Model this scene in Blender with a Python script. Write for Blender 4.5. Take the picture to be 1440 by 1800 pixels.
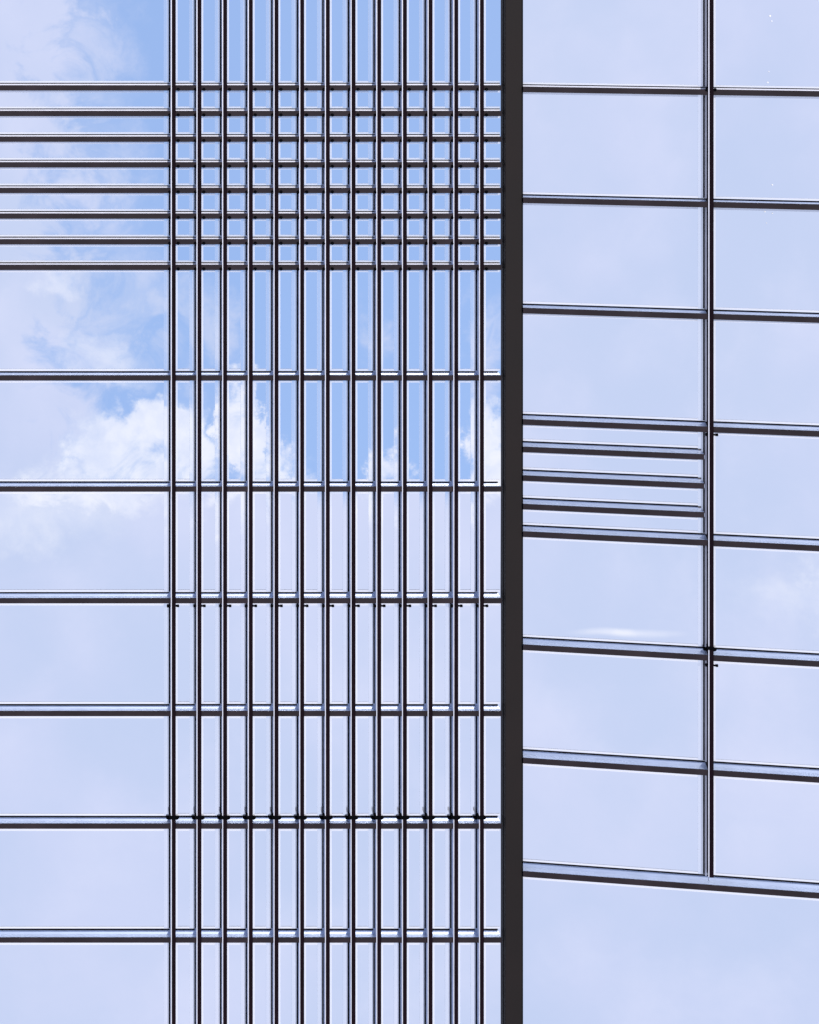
import bpy, bmesh, math, random
from mathutils import Vector, Matrix
random.seed(7)
R = math.radians
for o in list(bpy.data.objects): bpy.data.objects.remove(o)
scene = bpy.context.scene
COL = scene.collection

# ------------------------------------------------------------------ frame of the leaning glass facade
S = 0.005                      # metres per facade unit
TAU = R(55)                    # how far the facade normal points up
F = 4000.0                     # eye distance from the facade (units)
EX, EY = -20.0, 205.0          # foot of the eye on the facade plane (u, v)
UX = Vector((1, 0, 0))
VX = Vector((0, math.sin(TAU), math.cos(TAU)))
NX = Vector((0, -math.cos(TAU), math.sin(TAU)))
V_BOTTOM = -2060.0
BASE = Vector((0, 0, 0)) - (VX * V_BOTTOM * S)
BASE.z += 0.25
BASE.x -= 720 * S
THETA = math.atan(0.177)       # angle of the right wing
HINGE = 902.0

def world(u, v, w): return BASE + UX*(u*S) + VX*(v*S) + NX*(w*S)

# ------------------------------------------------------------------ camera (level with the facade, shift lens)
cam = bpy.data.cameras.new('camera')
co = bpy.data.objects.new('camera', cam); COL.objects.link(co)
co.matrix_world = Matrix.Translation(world(EX, EY, F)) @ Matrix((UX, VX, NX)).transposed().to_4x4()
cam.sensor_fit = 'HORIZONTAL'; cam.sensor_width = 36
cam.lens = 36 * F / 1440
cam.shift_x = (720 - EX) / 1440
cam.shift_y = -(900 + EY) / 1440
cam.clip_start = 0.1; cam.clip_end = 5000
scene.camera = co

# ------------------------------------------------------------------ light and exposure
sd = bpy.data.lights.new('sun', 'SUN'); so = bpy.data.objects.new('sun', sd); COL.objects.link(so)
sd.energy = 2.0; sd.angle = R(0.5); sd.color = (1, .95, .88)
sun_dir = (UX*.24 + VX*.27 + NX*.93).normalized()      # high sun, to the right
SUN_EL = math.asin(sun_dir.z)
so.rotation_euler = sun_dir.to_track_quat('Z', 'Y').to_euler()
scene.view_settings.view_transform = 'Standard'
scene.view_settings.look = 'None'
scene.view_settings.exposure = 0.4
scene.view_settings.gamma = 1
scene.render.engine = 'CYCLES'
scene.cycles.caustics_reflective = False
scene.cycles.caustics_refractive = False
scene.cycles.max_bounces = 8

# ------------------------------------------------------------------ sky: Nishita blue with procedural clouds
W = bpy.data.worlds.new('World'); scene.world = W; W.use_nodes = True
nt = W.node_tree; nt.nodes.clear(); L = nt.links
def N(t, **k):
    n = nt.nodes.new(t)
    for a, b in k.items(): setattr(n, a, b)
    return n
def setin(sock, v):
    if hasattr(v, 'is_output'): L.new(v, sock)
    else: sock.default_value = v
def M(op, a, b=None, c=None, clamp=False):
    n = N('ShaderNodeMath', operation=op, use_clamp=clamp)
    setin(n.inputs[0], a)
    if b is not None: setin(n.inputs[1], b)
    if c is not None: setin(n.inputs[2], c)
    return n.outputs[0]
def ramp(v, a, b, lo=0., hi=1.):
    n = N('ShaderNodeMapRange', interpolation_type='SMOOTHSTEP')
    setin(n.inputs['Value'], v); setin(n.inputs['From Min'], a); setin(n.inputs['From Max'], b)
    n.inputs['To Min'].default_value = lo; n.inputs['To Max'].default_value = hi
    return n.outputs[0]
def mixc(f, a, b):
    n = N('ShaderNodeMix', data_type='RGBA'); setin(n.inputs[0], f)
    for s, v in ((n.inputs[6], a), (n.inputs[7], b)):
        if hasattr(v, 'is_output'): L.new(v, s)
        else: s.default_value = (*v, 1)
    return n.outputs[2]
def noise(vec, scale, detail=6., rough=.55, dist=0., color=False):
    n = N('ShaderNodeTexNoise'); L.new(vec, n.inputs['Vector'])
    n.inputs['Scale'].default_value = scale; n.inputs['Detail'].default_value = detail
    n.inputs['Roughness'].default_value = rough; n.inputs['Distortion'].default_value = dist
    return n.outputs['Color' if color else 'Fac']
tc = N('ShaderNodeTexCoord').outputs['Generated']
def dot(v):
    n = N('ShaderNodeVectorMath', operation='DOT_PRODUCT'); L.new(tc, n.inputs[0]); n.inputs[1].default_value = v
    return n.outputs['Value']
# the cloud layer: sky directions laid on a plane facing NX, so that clouds keep their place in the sky
K = 4.0                                       # cloud plane distance, so 1 unit here = 1000 facade units
dn = M('MAXIMUM', dot(NX), 0.12)
A = M('MULTIPLY', M('DIVIDE', dot(UX), dn), K)     # to the right
B = M('MULTIPLY', M('DIVIDE', dot(VX), dn), K)     # upwards
cx = N('ShaderNodeCombineXYZ'); L.new(A, cx.inputs[0]); L.new(B, cx.inputs[1]); pos0 = cx.outputs[0]
def sk(x, y): return ((x - EX)/1000, -(y + EY)/1000)
wn = N('ShaderNodeVectorMath', operation='SUBTRACT'); L.new(noise(pos0, 7., 8., .6, color=True), wn.inputs[0]); wn.inputs[1].default_value = (.5, .5, .5)
ws = N('ShaderNodeVectorMath', operation='SCALE'); L.new(wn.outputs[0], ws.inputs[0]); ws.inputs['Scale'].default_value = .22
wn2 = N('ShaderNodeVectorMath', operation='SUBTRACT'); L.new(noise(pos0, 26., 8., .65, color=True), wn2.inputs[0]); wn2.inputs[1].default_value = (.5, .5, .5)
wq = N('ShaderNodeVectorMath', operation='MULTIPLY_ADD'); L.new(wn2.outputs[0], wq.inputs[0]); wq.inputs[1].default_value = (.10, .10, .10); L.new(ws.outputs[0], wq.inputs[2])
wa = N('ShaderNodeVectorMath', operation='ADD'); L.new(pos0, wa.inputs[0]); L.new(wq.outputs[0], wa.inputs[1]); posw = wa.outputs[0]
sp = N('ShaderNodeSeparateXYZ'); L.new(posw, sp.inputs[0]); AW, BW = sp.outputs[0], sp.outputs[1]
def blob(x, y, rx, ry, soft=.45, src=None):
    X, Y = sk(x, y)
    da = M('DIVIDE', M('SUBTRACT', AW if src is None else src[0], X), rx/1000)
    db = M('DIVIDE', M('SUBTRACT', BW if src is None else src[1], Y), ry/1000)
    d = M('SQRT', M('ADD', M('MULTIPLY', da, da), M('MULTIPLY', db, db)))
    return ramp(d, 1. + soft, 1. - soft)
def union(l):
    r = l[0]
    for b in l[1:]: r = M('MAXIMUM', r, b)
    return r
sky = N('ShaderNodeTexSky', sky_type='NISHITA', sun_disc=False)
sky.sun_elevation = SUN_EL
sky.sun_rotation = math.atan2(sun_dir.x, sun_dir.y)
sky.air_density = 1.0; sky.dust_density = .05; sky.ozone_density = 1.5
bs = N('ShaderNodeVectorMath', operation='SCALE'); L.new(sky.outputs[0], bs.inputs[0]); bs.inputs['Scale'].default_value = .134
blue = mixc(.2, mixc(.08, bs.outputs[0], (.60, .68, .80)), (.50, .67, 1.06))
n_big = noise(pos0, 2.2, 5., .55)
n_mid = noise(pos0, 9., 8., .6, 1.)
# thin high cloud: everywhere except a window of clear sky
edge_l = ramp(M('ADD', AW, M('MULTIPLY', M('SUBTRACT', n_mid, .5), .5)), sk(50, 0)[0], sk(212, 0)[0])
edge_b = ramp(B, sk(0, 905)[1], sk(0, 856)[1])
edge_r = ramp(AW, sk(1500, 0)[0], sk(1150, 0)[0])
edge_t = ramp(BW, sk(0, -700)[1], sk(0, -350)[1])
clear = M('MULTIPLY', M('MULTIPLY', edge_l, edge_b), M('MULTIPLY', edge_r, edge_t))
wisps = M('MULTIPLY', union([blob(285, 585, 75, 55, .8), blob(240, 580, 60, 30, .8), blob(640, 620, 35, 45, .8), blob(860, 610, 40, 60, .8), blob(360, 610, 40, 60, .9), blob(150, 545, 110, 110, .6), blob(150, 90, 70, 90, .9), blob(190, 330, 60, 90, .9)]), ramp(n_mid, .32, .62))
thin = M('MAXIMUM', M('SUBTRACT', 1., clear), M('MULTIPLY', wisps, .85))
pale = mixc(ramp(n_big, .35, .65), (.476, .540, .722), (.532, .572, .750))
pale = mixc(M('MULTIPLY', ramp(noise(pos0, 4.5, 8., .6), .45, .75), .42), pale, (.61, .635, .79))
# bright cumulus bank
cum = union([blob(285, 765, 90, 85, .30), blob(200, 800, 95, 75, .4), blob(430, 745, 52, 85, .3), blob(330, 860, 150, 70, .4), blob(465, 850, 60, 65, .4), blob(120, 900, 140, 60, .6),
             blob(672, 850, 48, 62, .35), blob(850, 775, 58, 105, .3), blob(900, 860, 100, 70, .4), blob(150, 925, 130, 55, .7)])
cum = ramp(M('MULTIPLY', cum, ramp(n_mid, .2, .62)), .02, 1.0)
BS = M('SUBTRACT', B, M('MULTIPLY', M('SUBTRACT', A, sk(-322, 0)[0]), .085))
streaks = union([blob(-322, 1077, 62, 6, .9, (A, BS)), blob(-95, 1085, 22, 5, .9, (A, B))])
puffs = M('MULTIPLY', union([blob(85, 510, 45, 28, .8), blob(180, 640, 50, 30, .9), blob(70, 970, 130, 50, .9)]), .55)
white = M('MAXIMUM', M('MAXIMUM', cum, puffs), M('MULTIPLY', streaks, .95))
wcol = mixc(ramp(noise(pos0, 14., 6., .6), .3, .7), (.62, .655, .79), (.775, .775, .825))
col = mixc(M('MULTIPLY', white, .95), mixc(thin, blue, pale), wcol)
bg = N('ShaderNodeBackground'); L.new(col, bg.inputs[0]); bg.inputs[1].default_value = 1.0
out = N('ShaderNodeOutputWorld'); L.new(bg.outputs[0], out.inputs[0])

# ------------------------------------------------------------------ materials
def mat(name, color, rough=.5, metal=0., spec=.5, var=0., vscale=6., rvar=0.):
    m = bpy.data.materials.new(name); m.use_nodes = True
    t = m.node_tree; p = t.nodes['Principled BSDF']
    p.inputs['Base Color'].default_value = (*color, 1); p.inputs['Roughness'].default_value = rough
    p.inputs['Metallic'].default_value = metal; p.inputs['Specular IOR Level'].default_value = spec
    if var or rvar:
        c = t.nodes.new('ShaderNodeTexCoord'); n = t.nodes.new('ShaderNodeTexNoise')
        n.inputs['Scale'].default_value = vscale; n.inputs['Detail'].default_value = 6
        t.links.new(c.outputs['Object'], n.inputs['Vector'])
        if var:
            r = t.nodes.new('ShaderNodeValToRGB')
            r.color_ramp.elements[0].position = .3; r.color_ramp.elements[1].position = .7
            r.color_ramp.elements[0].color = (*[x*(1-var) for x in color], 1)
            r.color_ramp.elements[1].color = (*[min(1, x*(1+var)) for x in color], 1)
            t.links.new(n.outputs['Fac'], r.inputs[0]); t.links.new(r.outputs[0], p.inputs['Base Color'])
        if rvar:
            q = t.nodes.new('ShaderNodeMapRange'); q.inputs['To Min'].default_value = rough-rvar; q.inputs['To Max'].default_value = rough+rvar
            t.links.new(n.outputs['Fac'], q.inputs[0]); t.links.new(q.outputs[0], p.inputs['Roughness'])
    return m
DARK = mat('dark_bronze_metal', (.006, .0022, .0045), .7, 0, .06, .35, 3., .08)
BLACK = mat('black_rubber_and_shade', (.002, .002, .003), .9, 0, .03)
BRONZE = mat('bronze_metal', (.019, .0135, .0165), .65, 0, .15, .45, 2.2, .08)
ALU = mat('satin_aluminium', (.60, .70, .92), .5, .3, .25, .06, 5., .06)
TRIM_AND_HALO = mat('pale_trim_and_halo', (.64, .64, .70), .5, .3, .5, .08, 5.)
PILLAR = mat('dark_painted_steel', (.0085, .0054, .0048), .65, 0, .2, .22, 1.6, .06)
CONC = mat('concrete', (.30, .29, .28), .9, 0, .3, .15, 1.2)
GROUND = mat('paving', (.24, .235, .23), .9, 0, .3, .2, .4)
GLINT = mat('painted_glint', (.85, .85, .85), .4)  # pale colour standing in for small reflected lights
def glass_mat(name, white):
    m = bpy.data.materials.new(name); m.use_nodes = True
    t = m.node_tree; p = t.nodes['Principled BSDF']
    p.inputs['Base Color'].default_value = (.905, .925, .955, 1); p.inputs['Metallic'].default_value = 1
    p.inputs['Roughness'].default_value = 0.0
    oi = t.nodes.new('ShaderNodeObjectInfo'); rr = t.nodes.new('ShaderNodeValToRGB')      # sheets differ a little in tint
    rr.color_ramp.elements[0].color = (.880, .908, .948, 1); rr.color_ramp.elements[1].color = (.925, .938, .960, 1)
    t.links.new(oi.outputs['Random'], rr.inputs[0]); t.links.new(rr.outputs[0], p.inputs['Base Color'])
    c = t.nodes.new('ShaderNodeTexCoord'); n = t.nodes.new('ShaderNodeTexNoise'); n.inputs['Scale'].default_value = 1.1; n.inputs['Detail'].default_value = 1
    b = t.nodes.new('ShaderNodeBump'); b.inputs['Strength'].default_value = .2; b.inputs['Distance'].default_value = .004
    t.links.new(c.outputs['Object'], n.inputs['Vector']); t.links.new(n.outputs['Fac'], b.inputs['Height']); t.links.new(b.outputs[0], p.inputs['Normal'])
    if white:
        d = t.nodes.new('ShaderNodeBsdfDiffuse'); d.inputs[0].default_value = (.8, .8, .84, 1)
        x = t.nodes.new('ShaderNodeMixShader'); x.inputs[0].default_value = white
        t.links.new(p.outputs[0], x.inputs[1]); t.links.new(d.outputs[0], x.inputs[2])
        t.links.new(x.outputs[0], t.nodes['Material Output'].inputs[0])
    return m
GLASS = glass_mat('mirror_coated_glass', 0)
REFL = glass_mat('painted_reflection_edge', .13)  # glass lightened to paint a reflected glow along the bars
HALO = glass_mat('white_halo_edge', .6)  # glass whitened for the bright halo along the bars

# ------------------------------------------------------------------ helpers
class Wall:
    def __init__(s, origin_u, theta):
        s.ou = origin_u; s.t = theta
        s.U = (math.cos(theta), math.sin(theta)); s.Nn = (-math.sin(theta), math.cos(theta))
        u3 = UX*s.U[0] + NX*s.U[1]; n3 = UX*s.Nn[0] + NX*s.Nn[1]
        s.m = Matrix.Translation(world(origin_u, 0, 0)) @ Matrix((u3, VX, n3)).transposed().to_4x4()
    def at(s, x, y, h):         # point of the wall (height h above its glass) seen at photo place x, y -> wall units
        d = (x-EX, -(y+EY), -F); c = (EX-s.ou, EY, F)
        k = (h - (c[0]*s.Nn[0] + c[2]*s.Nn[1])) / (d[0]*s.Nn[0] + d[2]*s.Nn[1])
        p = [c[i]+k*d[i] for i in range(3)]
        return (p[0]*s.U[0]+p[2]*s.U[1], p[1])
    def a(s, x, h, y=900): return s.at(x, y, h)[0]
    def b(s, y, h, x=920): return s.at(x, y, h)[1]
MAIN = Wall(0, 0.); WING = Wall(HINGE, THETA)

def empty(name, wall, label, cat):
    o = bpy.data.objects.new(name, None); COL.objects.link(o); o.matrix_world = wall.m
    o.empty_display_size = .3
    o['label'] = label; o['category'] = cat
    return o
def box(bm, a0, a1, b0, b1, h0, h1, bev=0):
    vs = [bm.verts.new((a*S, b*S, h*S)) for h in (h0, h1) for b in (b0, b1) for a in (a0, a1)]
    fs = [bm.faces.new([vs[i] for i in q]) for q in ((0,2,3,1),(4,5,7,6),(0,1,5,4),(2,6,7,3),(0,4,6,2),(1,3,7,5))]
    if bev:
        es = list({e for f in fs for e in f.edges})
        bmesh.ops.bevel(bm, geom=es, offset=bev*S, segments=2, profile=.5, affect='EDGES')
def lathe(bm, prof, axis, ctr, seg=16):   # prof: (position along axis, radius)
    rings = []
    for p, r in prof:
        ring = []
        for i in range(seg):
            t = 2*math.pi*i/seg; c, q = r*math.cos(t), r*math.sin(t)
            v = (p, c, q) if axis == 0 else (c, q, p)
            ring.append(bm.verts.new(tuple((v[k]+ctr[k])*S for k in range(3))))
        rings.append(ring)
    for r0, r1 in zip(rings, rings[1:]):
        for i in range(seg): bm.faces.new((r0[i], r0[(i+1) % seg], r1[(i+1) % seg], r1[i]))
    bm.faces.new(rings[0][::-1]); bm.faces.new(rings[-1])
def obj(name, bm, m, parent=None, smooth=False):
    bmesh.ops.recalc_face_normals(bm, faces=bm.faces)
    c = sum((v.co for v in bm.verts), Vector()) / len(bm.verts)
    bmesh.ops.translate(bm, verts=bm.verts, vec=-c)
    me = bpy.data.meshes.new(name); bm.to_mesh(me); bm.free(); me.materials.append(m)
    if smooth:
        for p in me.polygons: p.use_smooth = True
    o = bpy.data.objects.new(name, me); COL.objects.link(o); o.location = c
    if parent:
        o.parent = parent
        if parent.type == 'MESH': o.location = c - parent.location
    return o
def copy_under(src, parent, loc):
    o = src.copy(); COL.objects.link(o); o.parent = parent; o.location = loc
    return o
NB = bmesh.new

# ------------------------------------------------------------------ ground
bm = NB()
for p in ((-1500, -1500), (1500, -1500), (1500, 1500), (-1500, 1500)): bm.verts.new((*p, 0))
bm.faces.new(bm.verts); g = obj('ground', bm, GROUND); g['kind'] = 'structure'

# ------------------------------------------------------------------ building blocks
def pane(parent, wall, a0, a1, b0, b1, tilt=0., yaw=0., h=-2.6):
    bm = NB(); box(bm, a0, a1, b0, b1, -3.5, 0)
    o = obj('glass_pane', bm, GLASS, parent)
    o.location.z = (h - 1.75)*S; o.rotation_euler = (R(tilt), R(yaw), 0)
    return o
def strip(name, parent, m, a0, a1, b0, b1, h0, h1):
    bm = NB(); box(bm, a0, a1, b0, b1, h0, h1); return obj(name, bm, m, parent)
def transom(parent, wall, xl, xr, yt, yb, d, xref=920, name='transom', close=False, reach=0):
    """aluminium web with a dark cap in front; the cap lips over the web a little"""
    cap = d + 2
    bt, bb = wall.b(yt, cap, xref), wall.b(yb, cap, xref)
    a0, a1 = wall.a(xl, cap), wall.a(xr, cap)
    bm = NB(); box(bm, a0, a1 + reach, bb + 1.2, bt - (2.3 if close else 2.1), -3, d)
    web = obj(name, bm, ALU, parent)
    bm = NB(); box(bm, a0 - .3, a1 + .3, bb, bt, d, cap, .5)
    obj('cap', bm, BRONZE, web)
    # added pale halo strip below and above the bar, on the glass
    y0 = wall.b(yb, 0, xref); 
    strip('added_pale_strip', web, HALO, a0, a1, y0 - 3.3, y0 + 3, -2.8, .25)
    fw = (EX - wall.ou)*wall.Nn[0] + F*wall.Nn[1]
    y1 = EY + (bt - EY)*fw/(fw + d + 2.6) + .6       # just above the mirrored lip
    if close:                                   # shallow view: added pale and black strips mimic bar's top face and mirrored lip
        b0 = wall.b(yt, 0, xref)
        strip('added_pale_strip', web, TRIM_AND_HALO, a0, a1, b0 - 3, b0 + 2.6, -2.8, .5)
        strip('gasket_or_added_lip', web, BLACK, a0, a1, b0 + 2.6, b0 + 4.3, -2.8, .6)
        y1 = b0 + 4.3
    strip('added_pale_strip', web, HALO, a0, a1, y1, y1 + 3.2, -2.8, .2)
    return web

# ------------------------------------------------------------------ main glass facade (left)
main = empty('glass_facade', MAIN, 'large flat mirrored glass wall left of the dark pillar reflecting blue sky and clouds', 'glass facade')
D1 = 14.5
rails_y = [149.6 + 45.1*k for k in range(8)]
trans_y = [659.7, 855.2, 1051.6, 1250., 1448., 1648.3]
fins_x = [305.7 + 45.16*k for k in range(13)]
XL, XR = -330, 882.5
YT, YB = -300, 2060
bm = NB(); box(bm, XL, 900, -YB, -YT, -70, -12); obj('backing_wall', bm, CONC, main)
edges = [YT] + [y + 5 for y in rails_y] + [y + 5 for y in trans_y] + [YB]
for i, (y0, y1) in enumerate(zip(edges, edges[1:])):
    for x0, x1 in ((XL, 303.5), (304.1, 900)):
        tl = 850 < y0 < 900
        t = (.5 if tl else 0) + random.uniform(-.12, .12)
        if 140 < y0 < 420: t = 0
        pane(main, MAIN, MAIN.a(x0, 0), MAIN.a(x1, 0), -y1 + .6, -y0 - .6, t, random.uniform(-.1, .1) if y0 > 420 else 0, -1.4 if tl else -1.2)
for y in trans_y: transom(main, MAIN, XL, XR, y, y + 9.3, D1)

# ------------------------------------------------------------------ lattice of vertical bars and rails on the main facade
lat = empty('metal_lattice', MAIN, 'dark metal lattice of thirteen slim vertical bars crossed by eight close rails', 'lattice')
HF = D1 + 5.5                                     # front of the bars
bolt_bm = NB(); lathe(bolt_bm, [(0, 2.9), (1.4, 2.9), (1.9, 2.2), (2.6, 2.2)], 2, (0, 0, 0), 12)
rail_bolts = 0; rest = NB()
bolt_proto = None
for k, y in enumerate(rails_y):
    rl = transom(lat, MAIN, XL, XR, y, y + 9.5, D1, name='rail', close=True)
    for x in fins_x:
        for dx in (-7.2, 7.6):
            if x + dx > XR - 2: continue
            a, b = MAIN.at(x + dx, y + 7.2, D1 + 2)
            if rail_bolts < 100:
                loc = Vector((a*S, b*S, (D1+3.2)*S)) - rl.location
                if bolt_proto is None:
                    bolt_proto = obj('bolt', bolt_bm, BLACK, rl)
                    bolt_proto.location = loc
                else: copy_under(bolt_proto, rl, loc)
                rail_bolts += 1
            else:
                lathe(rest, [(0, 2.9), (1.4, 2.9), (1.9, 2.2), (2.6, 2.2)], 2, (a, b, D1+1.9), 12)
ro = obj('bolt', rest, BLACK, lat); ro['kind'] = 'stuff'

def fin(parent, wall, x, y0, y1, wdark, wtrim, hf, name, bars, wing=False, left_bars=[]):
    aR, aM, aL = wall.a(x + wdark/2, hf), wall.a(x - wdark/2, hf), wall.a(x - wdark/2 - wtrim, hf - 1)
    b0, b1 = wall.b(y1, hf, x), wall.b(y0, hf, x)
    bm = NB(); box(bm, aL + .4, aR - .8, b0, b1, -3, hf - 2.4)
    web = obj(name, bm, DARK if wing else ALU, parent)
    bm = NB(); box(bm, aM, aR, b0, b1, hf - 2.4, hf, .5); obj('cap', bm, DARK, web)
    bm = NB(); box(bm, aL, aM - .05, b0, b1, hf - 2.4, hf - 1, .3); obj('edge_trim', bm, TRIM_AND_HALO, web)
    g = aL + .4
    d = hf - 5.5; fw = (EX - wall.ou)*wall.Nn[0] + F*wall.Nn[1]
    def spans_between(ys):                         # strips on the glass stop where a bar crosses
        spans = []; top = 1e9 if wing else b0
        for yt in sorted(ys, reverse=True):
            bt = wall.b(yt, d + 2); bb = bt - 9.6
            lo, hi = bb - 1, max(EY + (bt - EY)*fw/(fw + d + 2.6), wall.b(yt, 0) + 4.3) + 1.2
            if top > 1e8: top = hi
            if lo > top: spans.append((top, lo))
            top = max(top, hi)
        return spans + [(top, b1)]
    spans = spans_between(bars + left_bars)
    def strips(n, m, s0, s1, h):
        bm = NB()
        for q0, q1 in spans: box(bm, s0, s1, q0, q1, -2.8, h)
        obj(n, bm, m, web)
    if wing:
        strips('halo_angle', TRIM_AND_HALO, g - 3.7, g - .8, 8); g -= 3.7  # raised pale strip added for the bright halo beside the bar
    strips('gasket_or_added_lip', BLACK, g - 2.6, g, .8)
    strips('added_pale_strip', HALO, g - 5.8, g - 2.6, .45)  # pale strip added as a bright halo beside the bar
    strips('reflection_band', REFL, g - 11., g - 5.8, .4)  # paler band that paints the reflected glow onto the glass
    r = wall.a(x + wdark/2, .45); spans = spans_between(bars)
    strips('added_pale_strip', HALO, aR - 4, r + 3.2, .45)  # halo strip added on the bar's right side
    return web
def collar_bm(wl, wr):
    bm = NB(); lathe(bm, [(-wl, 1.2), (-wl+.6, 2.4), (-wl+4.5, 3.4), (-4, 3), (4, 3), (wr-5, 3.7), (wr-2, 2.8), (wr-.5, 1.5), (wr, .8)], 0, (0, 0, 0), 16); box(bm, -7.2, 3.9, 3.6, 9.6, 2, HF - 4 + 1.2, .6); return bm
def tie_bm(wl, wr):
    bm = NB(); lathe(bm, [(-wl, 2.0), (-wl+.8, 2.9), (-wl+4.2, 2.9), (-wl+4.8, 1.6), (wr-4.8, 1.6), (wr-4.2, 2.4), (wr-.4, 2.4), (wr, 2.0)], 0, (0, 0, 0), 14); return bm
ties = cols = None
for x in fins_x:
    f = fin(lat, MAIN, x, YT, YB, 6.8, 1.9, HF, 'vertical_bar', rails_y + trans_y)
    a, b = MAIN.at(x, 1437.5, 4); lc = Vector((MAIN.a(x, HF)*S, b*S, 4*S)) - f.location
    a, b = MAIN.at(x, 1065, HF - 4); lt = Vector((a*S, b*S, (HF-4)*S)) - f.location
    if cols is None:
        cols = obj('collar', collar_bm(12.2, 10.6), BLACK, f); ties = obj('tie_bolt', tie_bm(12.4, 9.2), BLACK, f)
        cols.location += f.location; ties.location += f.location
        off = cols.location.copy(); cols.location, ties.location = lc + off, lt + ties.location; 
    else: copy_under(cols, f, lc + off); copy_under(ties, f, lt)

# ------------------------------------------------------------------ dark pillar at the corner
col_ = empty('pillar', MAIN, 'broad plain dark grey steel pillar running full height between the two glass walls', 'pillar')
HP = 17.5
aL, aR = MAIN.a(888.5, HP), MAIN.a(918, HP)
bm = NB(); box(bm, aL, aR, -YB, -YT, -60, HP, 1.2); obj('shaft', bm, PILLAR, col_)
bm = NB(); box(bm, aL - 1.2, aL - .05, -YB, -YT, -60, 6); obj('edge_strip', bm, PILLAR, col_)
bm = NB(); box(bm, aR + .05, aR + 2.0, -YB, -YT, -60, HP - 1.5); obj('edge_strip', bm, BLACK, col_)  # black strip puts the shadow along the shaft edge into colour

# ------------------------------------------------------------------ angled glass wing (right)
wing = empty('glass_facade', WING, 'angled glass wall with slanting bars right of the dark pillar reflecting only pale cloud', 'glass facade')
D2 = 18.5; XW = 1800
wing_y = [152., 346.9, 541., 737., 934., 1133., 1332.3, 1531.7]
bm = NB(); box(bm, 8, WING.a(XW, 0), -YB, -YT, -70, -12); obj('backing_wall', bm, CONC, wing)
H2 = D2 + 5.5; XM = 1251.3
eb = [-YT] + [WING.b(y + 5, 0) for y in wing_y] + [-YB]
am = WING.a(1246, 0)
for i, (b1, b0) in enumerate(zip(eb, eb[1:])):
    spans = ((8, am - .3), (am + .3, WING.a(XW, 0))) if i < 8 else ((8, WING.a(XW, 0)),)
    for j, (a0, a1) in enumerate(spans):
        p = pane(wing, WING, a0, a1, b0 + .6, b1 - .6, random.uniform(-.1, .1), random.uniform(-.07, .07), -1.3)
        spots = {(0, 1): [(1354, 28, 1.9), (1357, 37, 1.4), (1352, 126, 1.2), (1350, 145, 1.7)], (1, 1): [(1358, 325, 1.5)], (2, 1): [(1345, 372, 1.5), (1358, 375, 1.3), (1348, 392, 1.1)]}.get((i, j))
        if spots:
            bm = NB()
            for x, y, r in spots:
                a, b = WING.at(x, y, 0); lathe(bm, [(0, r), (.5, r*.8), (.9, r*.3)], 2, (a, b, -1.2), 10)
            s = obj('glint_speck', bm, GLINT, p); s.location = s.location  # small pale discs painting reflected lights onto the pane
for i, y in enumerate(wing_y): transom(wing, WING, 920, XW, y, y + 10, D2, close=(i == 0))
for y in (785.2, 835.6, 885.8): transom(wing, WING, 920, 1238.2, y, y + 9.8, D2, name='louvre', reach=1)
ml = fin(wing, WING, XM, YT, 1543, 7.2, 2.2, H2, 'mullion', wing_y, True)
for y in (157.5,):
    for dx in (-8.5, 6):
        a, b = WING.at(XM + dx, y, D2 + 2); c = copy_under(bolt_proto, ml, Vector((a*S, b*S, (D2+3.2)*S)) - ml.location)
a, b = WING.at(XM, 1140, 4); copy_under(cols, ml, Vector((WING.a(XM, H2)*S, b*S, (H2-HF+4)*S)) - ml.location + off)
for y in (764, 1169.5):
    a, b = WING.at(XM, y, H2 - 4); copy_under(ties, ml, Vector((a*S, b*S, (H2-4)*S)) - ml.location)
